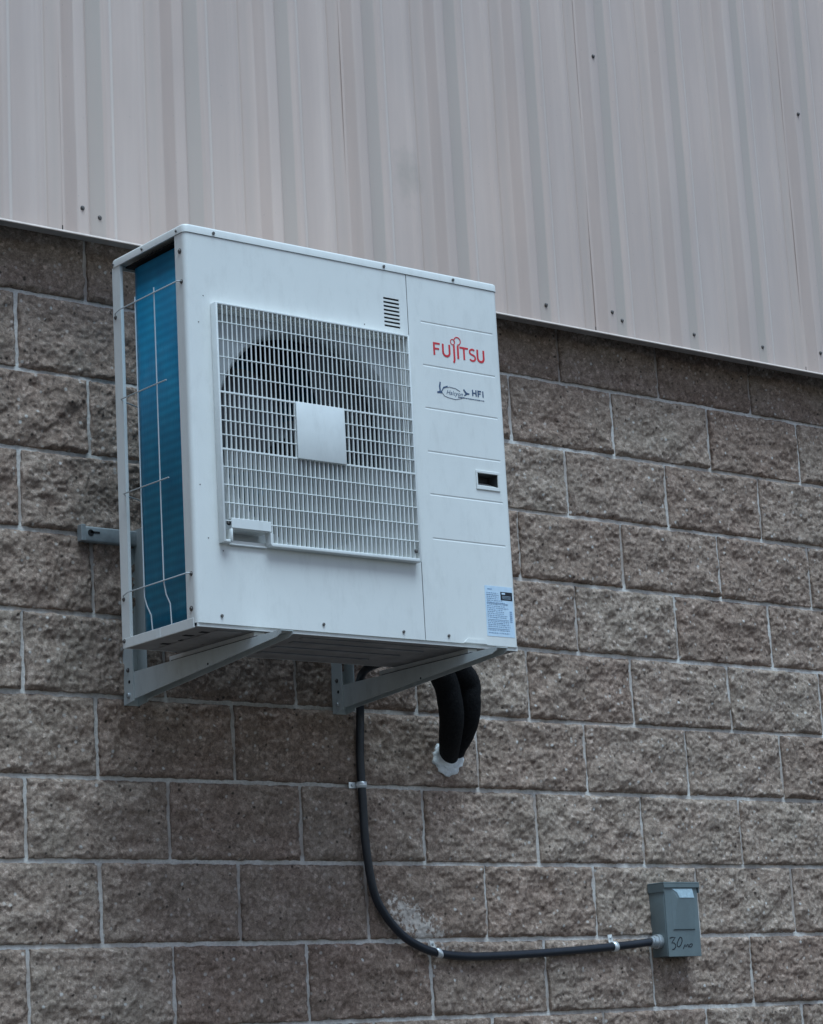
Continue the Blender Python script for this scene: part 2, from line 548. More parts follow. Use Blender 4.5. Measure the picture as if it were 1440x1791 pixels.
def up(a, nx, nz):
    """cubic-ish upsampling of a coarse random grid"""
    h, w = a.shape
    xs = np.linspace(0, w - 1.001, nx); zs = np.linspace(0, h - 1.001, nz)
    xi = xs.astype(int); zi = zs.astype(int)
    fx = xs - xi; fz = zs - zi
    fx = fx * fx * (3 - 2 * fx); fz = fz * fz * (3 - 2 * fz)
    A = a[np.ix_(zi, xi)]; B = a[np.ix_(zi, xi + 1)]; C = a[np.ix_(zi + 1, xi)]; D = a[np.ix_(zi + 1, xi + 1)]
    fx = fx[None, :]; fz = fz[:, None]
    return (A * (1 - fx) + B * fx) * (1 - fz) + (C * (1 - fx) + D * fx) * fz

def block_mesh(seed, nx=120, nz=58, bw=0.3962, bh=0.1934):
    rng = np.random.default_rng(seed)
    def layer(lam):
        return up(rng.uniform(-1, 1, (int(bh / lam) + 3, int(bw / lam) + 3)), nx, nz)
    X, Z = np.meshgrid(np.linspace(-bw / 2, bw / 2, nx), np.linspace(-bh / 2, bh / 2, nz))
    d = 0.0115 + 0.0055 * layer(0.13) + 0.0048 * layer(0.045) + 0.0030 * np.abs(layer(0.021)) + 0.0022 * layer(0.012) + 0.0018 * layer(0.007)
    # flaked facets left by splitting
    fl = layer(0.03)
    d += np.where(fl > 0.25, 0.0016, 0.0)
    ex = np.minimum(X + bw / 2, bw / 2 - X); ez = np.minimum(Z + bh / 2, bh / 2 - Z)
    e = np.minimum(ex, ez) + 0.004 * layer(0.03) + 0.002 * layer(0.01)
    k = np.clip(e / 0.012, 0, 1); k = k * (2 - k)
    lip = 0.0035 + 0.0035 * (Z < 0)
    d = lip + (d - lip) * k
    d = np.maximum(d, 0.0022)
    # ragged outline
    jx = 0.0018 * layer(0.012) + 0.0012 * layer(0.05); jz = 0.0014 * layer(0.012) + 0.0010 * layer(0.06)
    X = np.where(ex < 1e-6, X * (1 - 0.004) + jx, X); Z = np.where(ez < 1e-6, Z * (1 - 0.006) + jz, Z)
    V = np.stack([X, -d, Z], -1).reshape(-1, 3)
    idx = np.arange(nx * nz).reshape(nz, nx)
    F = np.stack([idx[:-1, :-1], idx[:-1, 1:], idx[1:, 1:], idx[1:, :-1]], -1).reshape(-1, 4)
    ring = list(idx[0, :]) + list(idx[1:, -1]) + list(idx[-1, -2::-1]) + list(idx[-2:0:-1, 0])
    back = V[ring].copy(); back[:, 1] = 0.010
    n0 = len(V)
    V = np.concatenate([V, back])
    m_ = len(ring)
    S = [(ring[i], n0 + i, n0 + (i + 1) % m_, ring[(i + 1) % m_]) for i in range(m_)]
    me = bpy.data.meshes.new('block')
    me.from_pydata(V.tolist(), [], F.tolist() + S)
    me.polygons.foreach_set('use_smooth', [True] * len(F) + [False] * len(S))
    me.materials.append(M['block'])
    me.update()
    return me

wall_mb = MB()
wall_mb.box((XW0, -0.0022, GZ), (XW1, 0.20, 0.30))
wall = wall_mb.build('block_wall', M['mortar'])
wall['label'] = 'brown split-face concrete block wall with pale mortar joints below the metal cladding'
wall['category'] = 'wall'

variants = [block_mesh(100 + i) for i in range(16)]
rnd = random.Random(3)
last = {}
for k in range(-1, 12):
    for u in range(-5, 21):
        if (u - k) % 2:
            continue
        vi = rnd.randrange(16)
        while vi in (last.get((k, u - 2)), last.get((k - 1, u - 1)), last.get((k - 1, u + 1))):
            vi = rnd.randrange(16)
        last[(k, u)] = vi
        o = bpy.data.objects.new('block', variants[vi])
        o.location = ((u + 1) * U, rnd.uniform(-0.0015, 0.0015), -(k + 0.5) * U)
        if rnd.random() < 0.5:
            o.rotation_euler = (0, PI, 0)
        o.parent = wall
        col.objects.link(o)
# the rest of the wall, out of frame, as one mass
rest = MB()
for k in range(-1, 17):
    for u in range(-44, 58):
        if (u - k) % 2 or (k < 12 and -5 <= u < 21):
            continue
        zc = -(k + 0.5) * U
        if zc - 0.1 < GZ:
            continue
        xc = (u + 1) * U
        rest.box((xc - 0.198, -0.010, zc - 0.0966), (xc + 0.198, 0.002, zc + 0.0966))
r_ = rest.build('blocks', M['block'], wall)
r_['kind'] = 'stuff'

# building body behind the wall: roof and rear, so that it stands as a building
body = MB().box((XW0, 0.25, GZ), (XW1, 16.0, ZTOP - 0.05)).build('building', M['trim'])
body['label'] = 'tan warehouse building standing behind the block and metal wall'
body['category'] = 'building'

# ------------------------------------------------------------------ ribbed metal cladding
P_ = 0.3048
C0 = 1.972
DY = -0.042
clad = thing('metal_cladding', (0, -0.07, 0.14), 'tan vertical ribbed sheet metal cladding above the block wall', 'cladding')

def round_profile(pts, r=0.005):
    out = [pts[0]]
    for i in range(1, len(pts) - 1):
        p = Vector(pts[i]); a = (Vector(pts[i - 1]) - p); b_ = (Vector(pts[i + 1]) - p)
        q0 = p + a.normalized() * min(r, a.length * 0.45); q1 = p + b_.normalized() * min(r, b_.length * 0.45)
        m_ = (q0 + q1) / 4 + p / 2
        out += [tuple(q0), tuple(m_), tuple(q1)]
    out.append(pts[-1])
    return out

def panel_mesh(c, seed):
    rng = random.Random(seed)
    pts = [(c - 0.0435, -0.0312), (c - 0.038, -0.0312)]
    for j in range(3):
        cj = c + j * P_
        pts += [(cj - 0.016, -0.0622), (cj + 0.016, -0.0622), (cj + 0.038, -0.0305)]
        for mm in (0.1016, 0.2032):
            pts += [(cj + mm - 0.017, -0.0305), (cj + mm - 0.008, -0.0375), (cj + mm + 0.008, -0.0375), (cj + mm + 0.017, -0.0305)]
        pts += [(cj + P_ - 0.038, -0.0300)]
    pts = pts[:-1] + [(c + 3 * P_ - 0.038, -0.0298), (c + 3 * P_ - 0.017, -0.0595)]
    pts = round_profile(pts)
    zs = [0.1435 + i * 0.06 for i in range(int((ZTOP - 0.1435) / 0.06) + 1)]
    ph = [rng.uniform(0, 6.28) for _ in range(6)]
    V = []
    for z in zs:
        for (x, y) in pts:
            w_ = 0.0007 * math.sin(z * 5.1 + ph[0] + x * 7) + 0.0005 * math.sin(z * 11.3 + ph[1] - x * 13) + 0.0004 * math.sin(z * 2.3 + ph[2])
            V.append((x, y + w_ + DY, z))
    n = len(pts)
    F = [(j * n + i, j * n + i + 1, (j + 1) * n + i + 1, (j + 1) * n + i) for j in range(len(zs) - 1) for i in range(n - 1)]
    return MB().add(V, F, True)

k0 = -10
for i in range(-12, 11):
    c = C0 + i * 3 * P_
    if c < XW0 or c > XW1 - 0.9:
        continue
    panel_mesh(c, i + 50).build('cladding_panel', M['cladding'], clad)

tr = MB()
tr.prism([(XW0, -0.1060, 0.1382), (XW0, -0.1120, 0.1372), (XW0, -0.1125, 0.1390), (XW0, -0.1090, 0.1440), (XW0, -0.1055, 0.1440)], (XW1 - XW0, 0, 0))
MB().box((XW0, -0.1050, 0.1412), (XW1, -0.0680, 0.1430)).build('trim_shelf', M['pan_steel'], clad)  # shelf coloured dark for the shade under the trim
tr.box((XW0, -0.0700, 0.34), (XW1, -0.0015, 0.3415))
tr.build('base_trim', M['trim'], clad)

def screw_mb(p, r=0.0046, h=0.004, washer=0.0062, axis=(0, -1, 0)):
    mb = MB()
    if washer:
        mb.cyl(p, axis, washer, 0.0012, 12)
    mb.cyl(Vector(p) + Vector(axis) * 0.001, axis, r, h, 6, bevel=0.001)
    return mb

for i in range(-24, 24):
    c = C0 + i * P_
    if not (-1.2 < c < 4.2):
        continue
    screw_mb((c + 0.067, -0.0722, 0.209 + random.uniform(-0.004, 0.004))).build('screw', M['screw'], clad)
    if i % 3 == 0:
        screw_mb((c - 0.003, -0.1047, 0.213)).build('screw', M['screw'], clad)
        screw_mb((c - 0.003, -0.1047, 1.032)).build('screw', M['screw'], clad)
        # slit where one sheet laps the next
        MB().box((c - 0.0445, -0.0742, 0.1440), (c - 0.0425, -0.0720, 0.170)).build('lap_gap', M['pit'], clad)

# ------------------------------------------------------------------ outdoor unit
X0, X1, YF, YB, ZB, ZT = 0.1275, 1.097, -0.580, -0.257, -0.935, 0.0035
unit = thing('outdoor_unit', (0.613, -0.425, -0.957), 'white heat pump outdoor unit with square fan grille on wall bracket', 'air conditioner')
SEAM = 0.7950

# front panel with fan opening and louvre slots
fp = MB()
slots = [(0.7190, 0.7690, -0.0665 - i * 0.0102 - 0.0052, -0.0665 - i * 0.0102) for i in range(8)]
RC = 0.012
def corner_panel(mb, xflat0, xflat1, holes, left):
    mb.plate(xflat0, xflat1, ZB, ZT, YF, holes)
fp.plate(X0 + RC, SEAM - 0.0012, ZB, ZT, YF, [(0.205, 0.768, -0.735, -0.175)] + slots, rim=0.024)
def arc_strip(mb, cx, cy, r, a0, a1, z0, z1, n=6):
    vs_ = []
    for i in range(n + 1):
        a = math.radians(a0 + (a1 - a0) * i / n)
        vs_ += [(cx + r * math.cos(a), cy + r * math.sin(a), z0), (cx + r * math.cos(a), cy + r * math.sin(a), z1)]
    mb.add(vs_, [(2 * i, 2 * i + 2, 2 * i + 3, 2 * i + 1) for i in range(n)], True)
arc_strip(fp, X0 + RC, YF + RC, RC, 180, 270, ZB, ZT)
fp.add([(X0, YF + RC, ZB), (X0, -0.538, ZB + 0.010), (X0, -0.538, ZT), (X0, YF + RC, ZT)], [(0, 1, 2, 3)])
fp.add([(X0, -0.538, ZB + 0.010), (X0 + 0.018, -0.536, ZB + 0.010), (X0 + 0.018, -0.536, ZT), (X0, -0.538, ZT)], [(0, 1, 2, 3)])
fp.add([(X0 + RC, YF, ZB), (SEAM, YF, ZB), (SEAM, YF + 0.010, ZB + 0.0005), (X0 + RC, YF + 0.010, ZB + 0.0005)], [(0, 1, 2, 3)])
fpo = fp.build('front_panel', M['enamel'], unit)
# black sheet set close behind the louvre slots for the shade inside them
MB().box((0.712, -0.5780, -0.150), (0.776, -0.5740, -0.058)).build('louvre_baffle', M['pit'], unit)

# fan opening plate with round hole and bell mouth
CX, CZ, RH = 0.499, -0.4555, 0.283
sh = MB()
NA = 96
def rect_pt(a, hx=0.2965, hz=0.2950):
    c, s = math.cos(a), math.sin(a)
    t = min(hx / abs(c) if abs(c) > 1e-9 else 1e9, hz / abs(s) if abs(s) > 1e-9 else 1e9)
    return CX + c * t, CZ + s * t
prof = [(RH, -0.5560), (RH - 0.004, -0.5535), (RH - 0.008, -0.548), (RH - 0.012, -0.540), (RH - 0.014, -0.52), (RH - 0.014, -0.48)]
vs_ = []
for i in range(NA):
    a = 2 * PI * i / NA + PI / 4
    rx, rz = rect_pt(a)
    vs_.append((rx, -0.5560, rz))
    for r, y in prof:
        vs_.append((CX + r * math.cos(a), y, CZ + r * math.sin(a)))
K = len(prof) + 1
sh.add(vs_, [(i * K, i * K + 1, ((i + 1) % NA) * K + 1, ((i + 1) % NA) * K) for i in range(NA)])
sh.add(vs_, [(i * K + j, i * K + j + 1, ((i + 1) % NA) * K + j + 1, ((i + 1) % NA) * K + j) for i in range(NA) for j in range(1, K - 1)], True)
sh.build('fan_shroud', M['shroud'], unit)  # panel enamel made greyer for the shade behind the grille

# fan
fan = MB()
fan.cyl((CX, -0.500, CZ), (0, -1, 0), 0.060, 0.045, 32, bevel=0.012)
fan_o = fan.build('fan', M['black_plastic'], unit)
for bI in range(3):
    bl = MB()
    vs_ = []
    nr, na = 12, 14
    for i in range(nr + 1):
        r = 0.055 + (0.258 - 0.055) * i / nr
        a_mid = math.radians(bI * 120 + 25 + 26 * (i / nr))
        half = math.radians(30 + 16 * math.sin(PI * i / nr * 0.8))
        for j in range(na + 1):
            t = j / na * 2 - 1
            a = a_mid + half * t * (1 - 0.15 * (i / nr) ** 3)
            y = -0.505 - 0.028 * t + 0.006 * t * t
            vs_.append((CX + r * math.cos(a), y, CZ + r * math.sin(a)))
    n1 = na + 1
    fs = [(i * n1 + j, i * n1 + j + 1, (i + 1) * n1 + j + 1, (i + 1) * n1 + j) for i in range(nr) for j in range(na)]
    bl.add(vs_, fs, True)
    bl.add([(x, y + 0.003, z) for x, y, z in vs_], [f[::-1] for f in fs], True)
    bl.build('fan_blade', M['black_plastic'], fan_o)
mo = MB().cyl((CX, -0.380, CZ), (0, -1, 0), 0.065, 0.11, 32, bevel=0.01)
mo.box((CX - 0.02, -0.40, -0.93), (CX + 0.02, -0.385, -0.0))
mo.build('fan_motor', M['motor'], unit)

# service panel on the right
sp_ = MB()
ribs = [-0.1140, -0.2280, -0.3400, -0.4530, -0.5630, -0.6760]
handle_hole = (0.9925, 1.0595, -0.5250, -0.4915)
holes = [(0.8360, 1.0740, z - 0.0030, z + 0.0030) for z in ribs] + [handle_hole]
sp_.plate(SEAM + 0.0012, X1 - RC, ZB, ZT, YF, holes, rim=0.0)
for z in ribs:
    sp_.add([(0.8360, YF, z + 0.0030), (1.0740, YF, z + 0.0030), (1.0725, YF + 0.0012, z), (0.8375, YF + 0.0012, z), (0.8360, YF, z - 0.0030), (1.0740, YF, z - 0.0030)],
            [(0, 3, 2, 1), (3, 4, 5, 2), (0, 4, 3), (1, 2, 5)])
arc_strip(sp_, X1 - RC, YF + RC, RC, 270, 360, ZB, ZT)
sp_.add([(X1, YF + RC, ZB), (X1, YB, ZB), (X1, YB, ZT), (X1, YF + RC, ZT)], [(0, 1, 2, 3)])
sp_.add([(SEAM + 0.0012, YF, ZB), (SEAM + 0.0012, YF + 0.02, ZB), (SEAM + 0.0012, YF + 0.02, ZT), (SEAM + 0.0012, YF, ZT)], [(0, 1, 2, 3)])
sp_.add([(SEAM, YF, ZB), (X1 - RC, YF, ZB), (X1 - RC, YF + 0.010, ZB + 0.0005), (SEAM, YF + 0.010, ZB + 0.0005)], [(0, 1, 2, 3)])
# pressed tab at the foot of the panel
spo = sp_.build('service_panel', M['enamel'], unit)
tb = MB()
tb.prism([(0.917, YF - 0.0002, -0.9330), (0.928, YF - 0.0002, -0.9225), (0.982, YF - 0.0002, -0.9225), (0.992, YF - 0.0002, -0.9330)], (0, -0.002, 0))
tb.build('bottom_tab', M['enamel'], spo)
# recessed grip
hd = MB()
a, b_, c, d = handle_hole
yi = YF + 0.034
hp = MB()
hp.add([(a, YF, d), (b_, YF, d), (b_ - 0.004, yi, d - 0.001), (a + 0.004, yi, d - 0.001)], [(0, 1, 2, 3)])
hp.add([(a, YF, c), (a, YF, d), (a + 0.004, yi, d - 0.001), (a + 0.004, yi, c + 0.017)], [(0, 1, 2, 3)])
hp.add([(b_, YF, c), (b_, YF, d), (b_ - 0.004, yi, d - 0.001), (b_ - 0.004, yi, c + 0.017)], [(3, 2, 1, 0)])
hp.add([(a + 0.004, yi, c + 0.017), (b_ - 0.004, yi, c + 0.017), (b_ - 0.004, yi, d - 0.001), (a + 0.004, yi, d - 0.001)], [(0, 1, 2, 3)])
hd.add([(a, YF, c), (b_, YF, c), (b_ - 0.004, yi, c + 0.017), (a + 0.004, yi, c + 0.017)], [(3, 2, 1, 0)])
# raised bezel round it
for (p, q) in (((0.9875, -0.5345), (1.0660, -0.5250)), ((0.9875, -0.4915), (1.0660, -0.4845)), ((0.9875, -0.5250), (0.9925, -0.4915)), ((1.0595, -0.5250), (1.0660, -0.4915))):
    hd.box((p[0], YF - 0.0032, p[1]), (q[0], YF - 0.0003, q[1]), 0.0008, 1, False)
hdo = hd.build('handle', M['enamel'], spo)
hp.build('grip_recess', M['motor'], spo)  # grip walls coloured dark for the shade inside the recess

# lid
ld = MB()
def rounded_rect(x0, x1, y0, y1, r, n=6):
    pts = []
    for cx, cy, a0 in ((x1 - r, y1 - r, 0), (x0 + r, y1 - r, 90), (x0 + r, y0 + r, 180), (x1 - r, y0 + r, 270)):
        for i in range(n + 1):
            a = math.radians(a0 + 90 * i / n)
            pts.append((cx + r * math.cos(a), cy + r * math.sin(a)))
    return pts
def lid_ring(inset, z):
    return [(x, y, z) for x, y in rounded_rect(X0 - 0.0025 + inset, X1 + 0.0025 - inset, YF - 0.0025 + inset, YB + 0.002 - inset, 0.0145 - inset * 0.5)]
rings = [lid_ring(0, 0.0045), lid_ring(0, 0.0195), lid_ring(0.0008, 0.0222), lid_ring(0.0028, 0.0242), lid_ring(0.0055, 0.0250)]
n = len(rings[0])
V = [p for r in rings for p in r]
ld.add(V, [(j * n + i, j * n + (i + 1) % n, (j + 1) * n + (i + 1) % n, (j + 1) * n + i) for j in range(4) for i in range(n)], True)
ld.add(rings[-1], [tuple(range(n))])
ld.add([(x, y, 0.0045) for x, y, z in lid_ring(0.0, 0)] + [(x, y, 0.0045) for x, y, z in lid_ring(0.004, 0)], [(i, n + i, n + (i + 1) % n, (i + 1) % n) for i in range(n)])
inner = [(x, y, 0.0045) for x, y, z in lid_ring(0.004, 0)]
ld.add(inner + [(x, y, 0.018) for x, y, z in inner], [(i, n + i, n + (i + 1) % n, (i + 1) % n) for i in range(n)])
ld.add([(x, y, 0.018) for x, y, z in inner], [tuple(range(n))[::-1]])
ld.build('top_cover', M['enamel'], unit)

# base pan
bp = MB()
pf = MB().box((X0 + 0.003, YF + 0.008, -0.9435), (X1 - 0.002, YB - 0.004, -0.9405))
bp.box((X0 - 0.001, -0.566, -0.9455), (X0 + 0.003, YB - 0.002, -0.9215), 0.0012, 1, False)
bp.box((X0 + 0.003, YB - 0.004, -0.9435), (X1 - 0.003, YB - 0.001, -0.9220))
bp.box((X0 + 0.003, YF + 0.004, -0.9435), (X1 - 0.002, YF + 0.008, -0.9300))
# pressed stiffening ribs under the pan
for (xa, xb, ya, yb_) in ((0.45, 0.88, -0.545, -0.525), (0.46, 0.86, -0.49, -0.47), (0.20, 0.27, -0.55, -0.30), (0.46, 0.84, -0.42, -0.395), (0.47, 0.80, -0.345, -0.32)):
    pf.box((xa, ya, -0.9465), (xb, yb_, -0.9430), 0.0015, 2)
bpo = bp.build('base_pan', M['enamel'], unit)
pf.build('pan_floor', M['pan_steel'], bpo)  # galvanised underside, its colour darkened for the shade below the pan
MB().box((X0 - 0.0018, -0.425, -0.9450), (X0 - 0.0005, -0.405, -0.9220), 0.0004, 1, False).build('pan_tab', M['grille_plastic'], bpo)
for (hx, hy) in ((0.190, -0.515), (0.178, -0.465), (0.205, -0.405), (0.230, -0.485), (0.190, -0.350), (0.245, -0.430), (0.265, -0.375)):
    MB().box((hx - 0.013, hy - 0.0075, -0.9444), (hx + 0.013, hy + 0.0075, -0.9436), 0.0003, 1, False).build('drain_slot', M['pit'], bpo)

# rear corner post, rear cover, partition
ps = MB()
ps.box((X0, -0.292, -0.925), (X0 + 0.0015, YB, ZT + 0.001))
ps.box((X0 + 0.0015, YB - 0.0015, -0.925), (X0 + 0.030, YB, ZT + 0.001))
ps.box((X0 + 0.0015, -0.292, -0.925), (X0 + 0.008, -0.2905, ZT))
ps.build('corner_post', M['enamel'], unit)
bc = MB()
bc.box((0.80, YB - 0.002, -0.938), (X1 - 0.001, YB, ZT))
bc.build('rear_cover', M['enamel'], unit)
pt = MB().box((0.792, -0.560, -0.938), (0.795, -0.300, ZT)).build('partition', M['panel_dark'], unit)
MB().box((X0 + 0.02, -0.562, 0.0), (0.79, YB - 0.03, 0.004)).build('upper_baffle', M['pit'], unit)

# coil
co = MB()
def coil_path(xin, yout, rad):
    pts = [(xin, -0.548)]
    cx, cy = xin + rad, yout - rad
    for i in range(13):
        a = math.radians(180 - 90 * i / 12)
        pts.append((cx + rad * math.cos(a), cy + rad * math.sin(a)))
    pts.append((0.790, yout))
    return pts
po = coil_path(0.148, -0.284, 0.062)
pi_ = coil_path(0.184, -0.320, 0.026)
zc0, zc1 = -0.930, -0.012
n = len(po)
V = [(x, y, zc0) for x, y in po] + [(x, y, zc1) for x, y in po] + [(x, y, zc0) for x, y in pi_] + [(x, y, zc1) for x, y in pi_]
F = []
for i in range(n - 1):
    F += [(i, i + 1, n + i + 1, n + i), (2 * n + i, 3 * n + i, 3 * n + i + 1, 2 * n + i + 1), (n + i, n + i + 1, 3 * n + i + 1, 3 * n + i), (i, 2 * n + i, 2 * n + i + 1, i + 1)]
co.add(V, F, True)
co.add([V[0], V[n], V[3 * n], V[2 * n]], [(0, 1, 2, 3)])
co.build('condenser_coil', M['coil'], unit)

# wire guard over the coil
WX = X0 - 0.009
def gwire(pts, r=0.0017):
    MB().tube(pts, r, 8).build('guard_wire', M['wire'], unit)
gwire([(X0 - 0.001, -0.565, -0.1148), (WX, -0.556, -0.1145), (WX, -0.300, -0.1135), (X0 - 0.004, -0.272, -0.1160), (X0 - 0.001, -0.268, -0.122)])
gwire([(X0 - 0.001, -0.563, -0.8175), (WX, -0.554, -0.8170), (WX, -0.300, -0.8160), (X0 - 0.004, -0.273, -0.8190), (X0 - 0.001, -0.269, -0.825)])
gwire([(WX - 0.002, -0.500, -0.3420), (WX - 0.002, -0.300, -0.3400), (WX + 0.012, -0.285, -0.3400), (0.20, -0.2500, -0.340), (0.78, -0.2500, -0.34)])
gwire([(WX - 0.002, -0.497, -0.5780), (WX - 0.002, -0.300, -0.5750), (WX + 0.012, -0.285, -0.5750), (0.20, -0.2500, -0.575), (0.78, -0.2500, -0.575)])
gwire([(WX + 0.002, -0.453, -0.1000), (WX + 0.002, -0.4535, -0.30), (WX + 0.002, -0.4545, -0.60), (WX + 0.002, -0.456, -0.82), (WX + 0.005, -0.460, -0.850), (WX + 0.010, -0.468, -0.872), (WX + 0.011, -0.4705, -0.922)])
gwire([(WX + 0.002, -0.368, -0.1000), (WX + 0.002, -0.3685, -0.30), (WX + 0.002, -0.3695, -0.60), (WX + 0.002, -0.371, -0.84), (WX + 0.005, -0.376, -0.862), (WX + 0.010, -0.385, -0.885), (WX + 0.011, -0.388, -0.922)])

# screws on the unit
def uscrew(p, axis=(0, -1, 0), r=0.0042, w=0.0):
    screw_mb(p, r, 0.0028, w, axis).build('screw', M['screw'], unit)
for x, z in ((0.2093, 0.0120), (0.7233, 0.0130), (0.9482, 0.0135)):
    uscrew((x, YF - 0.0025, z))
for x, z in ((0.1950, -0.9160), (0.4854, -0.9165), (0.7269, -0.9185), (0.8687, -0.9192)):
    uscrew((x, YF, z))
for y, z in ((-0.5522, 0.0120), (-0.400, 0.0125), (-0.2680, 0.0120)):
    uscrew((X0 - 0.0025, y, z), (-1, 0, 0), 0.0036)
uscrew((X0, -0.560, -0.040), (-1, 0, 0), 0.0050, 0.0068)
uscrew((X0, -0.558, -0.900), (-1, 0, 0), 0.0048, 0.0065)
uscrew((X0, -0.5635, -0.116), (-1, 0, 0), 0.0042, 0.0055)
uscrew((X0, -0.5620, -0.819), (-1, 0, 0), 0.0042, 0.0055)
uscrew((X0, -0.268, -0.124), (-1, 0, 0), 0.0042, 0.0055)
uscrew((X0, -0.269, -0.827), (-1, 0, 0), 0.0042, 0.0055)
uscrew((X0 - 0.001, -0.268, -0.928), (-1, 0, 0), 0.0040, 0.0055)
for x, z in ((0.1755, -0.148), (0.1600, -0.215), (0.148, -0.61), (0.655, -0.148), (0.2060, -0.762), (0.166, -0.735)):
    MB().cyl((x, YF, z), (0, -1, 0), 0.0016, 0.0006, 8).build('speck', M['screw'], unit)

# ---- fan grille
GX0, GX1, GZ0, GZ1, GY = 0.1945, 0.7780, -0.7455, -0.1650, -0.6030
gr = MB()
bw = 0.0055
gr.box((GX0, GY, GZ0), (GX0 + bw, YF - 0.0003, GZ1), 0.0012, 2)
gr.box((GX1 - bw, GY, GZ0), (GX1, YF - 0.0003, GZ1), 0.0012, 2)
gr.box((GX0 + bw, GY, GZ1 - bw), (GX1 - bw, YF - 0.0003, GZ1), 0.0012, 2)
NX0, NX1 = 0.2125, 0.3270
gr.box((NX1, GY, GZ0), (GX1 - bw, YF - 0.0003, GZ0 + 0.0085), 0.0012, 2)
gr.box((GX0 + bw, GY, GZ0), (NX0, YF - 0.0003, GZ0 + 0.0065), 0.0012, 2)
gro = gr.build('fan_grille', M['grille_plastic'], unit)
# grip pocket low on the left of the grille
gp = MB()
gp.box((NX0 + 0.004, GY - 0.0012, -0.7110), (NX1 + 0.002, GY + 0.004, -0.6870), 0.0009, 1, False)
gp.box((NX0 + 0.001, GY - 0.002, -0.7440), (NX0 + 0.006, YF - 0.0003, -0.7130), 0.0008, 1)
gp.prism([(NX1 - 0.002, GY - 0.002, -0.7130), (NX1 + 0.003, GY - 0.002, -0.7130), (NX1 + 0.003, GY - 0.002, -0.7455), (NX1 - 0.002, GY - 0.002, -0.7400)], (0, 0.022, 0))
gp.box((NX0 + 0.006, YF - 0.008, -0.7480), (NX1 - 0.002, YF - 0.0003, -0.7440), 0.0008, 1)
gp.box((NX0 + 0.006, GY + 0.004, -0.7130), (NX1 - 0.002, -0.5565, -0.7110))
gp.build('grip_pocket', M['grille_plastic'], gro)
MB().cyl((0.2115, GY + 0.004, -0.6990), (0, -1, 0), 0.0065, 0.0015, 16).build('screw_hole', M['pit'], gro)

# vertical slats: slim at the top, deeper towards the bottom
def slat(x, z0=GZ0 + 0.007):
    mb = MB()
    w_ = 0.0016
    for (za, zb_, dp) in ((-0.385, GZ1 - bw + 0.001, 0.0035), (-0.523, -0.385, 0.0060), (z0, -0.523, 0.0125)):
        if zb_ <= za:
            continue
        mb.prism([(x - w_, GY + 0.0015, za), (x - w_ * 0.6, GY + 0.0005, za), (x + w_ * 0.6, GY + 0.0005, za), (x + w_, GY + 0.0015, za), (x + w_ * 0.8, GY + dp, za), (x - w_ * 0.8, GY + dp, za)], (0, 0, zb_ - za - 0.00005))
    return mb
NS = 42
xa, xb = GX0 + bw, GX1 - bw
pitch = (xb - xa) / (NS + 1)
full = slat(0.0).mesh('slat', M['grille_plastic'])
short = slat(0.0, -0.690).mesh('slat', M['grille_plastic'])
gorg = world_origin(gro)
for i in range(NS):
    x = xa + pitch * (i + 1)
    o = bpy.data.objects.new('slat', short if NX0 - 0.004 < x < NX1 + 0.004 else full)
    o.location = Vector((x, 0, 0)) - gorg
    o.parent = gro
    col.objects.link(o)
rows = []
zt_, zm1, zm2, zb_ = GZ1 - bw, -0.3850, -0.5230, GZ0 + 0.008
for i in range(1, 5):
    rows.append((zt_ + (zm1 - zt_) * i / 5, 0.0026))
rows.append((zm1, 0.0046))
for i in range(1, 4):
    rows.append((zm1 + (zm2 - zm1) * i / 4, 0.0026))
rows.append((zm2, 0.0046))
for i in range(1, 5):
    rows.append((zm2 + (zb_ - zm2) * i / 5, 0.0026))
for z, h in rows:
    x_a = xa
    MB().box((x_a, GY + 0.0000, z - h / 2), (xb, GY + 0.0042, z + h / 2), 0.0006, 1, False).build('cross_bar', M['grille_plastic'], gro)
MB().box((0.4135, GY - 0.0055, -0.5245), (0.5580, GY - 0.0005, -0.3835), 0.0015, 2).build('centre_plate', M['grille_plastic'], gro)
screw_mb((0.7615, GY - 0.0002, -0.7195), 0.0045, 0.003, 0.0055).build('screw', M['screw'], gro)
screw_mb((0.2065, GY - 0.0002, -0.7000), 0.0030, 0.002, 0.0).build('screw', M['screw'], gro)

# ---- printing on the service panel
lg = MB()
LX, LZ, CH, W_ = 0.8725, -0.1965, 0.0335, 0.0057
def lx(px):
    return (px - 370) / 575 * 0.167
S_ = lambda pts, w=W_: stroke(lg, pts, w, LX, LZ, YF - 0.0002)
S_([(lx(378), 0), (lx(378), CH)])
S_([(lx(368), CH - 0.0022), (lx(444), CH - 0.0022)], 0.0050)
S_([(lx(378), CH * 0.52), (lx(434), CH * 0.52)], 0.0046)
S_([(lx(478), CH), (lx(478), 0.011)] + arc(lx(515), 0.0115, lx(515) - lx(478), 0.0095, 180, 360, 12) + [(lx(552), CH)])
S_([(lx(604), CH + 0.001), (lx(604), -0.004)] + arc(lx(604) - 0.0055, -0.004, 0.0055, 0.0075, 0, -75, 8))
S_([(lx(648), 0), (lx(648), CH + 0.001)])
S_([(lx(668), CH - 0.0022), (lx(766), CH - 0.0022)], 0.0050)
S_([(lx(717), 0), (lx(717), CH - 0.003)])
sx = lx(812); ss = 0.0105
S_(arc(sx + 0.0005, CH * 0.735, ss * 0.85, CH * 0.205, 40, 180, 10) + arc(sx, CH * 0.735, ss * 0.85, CH * 0.21, 180, 255, 6)[1:] + arc(sx, CH * 0.27, ss * 0.9, CH * 0.235, 75, -90, 12) + arc(sx, CH * 0.27, ss * 0.95, CH * 0.235, -90, -150, 6)[1:], 0.0048)
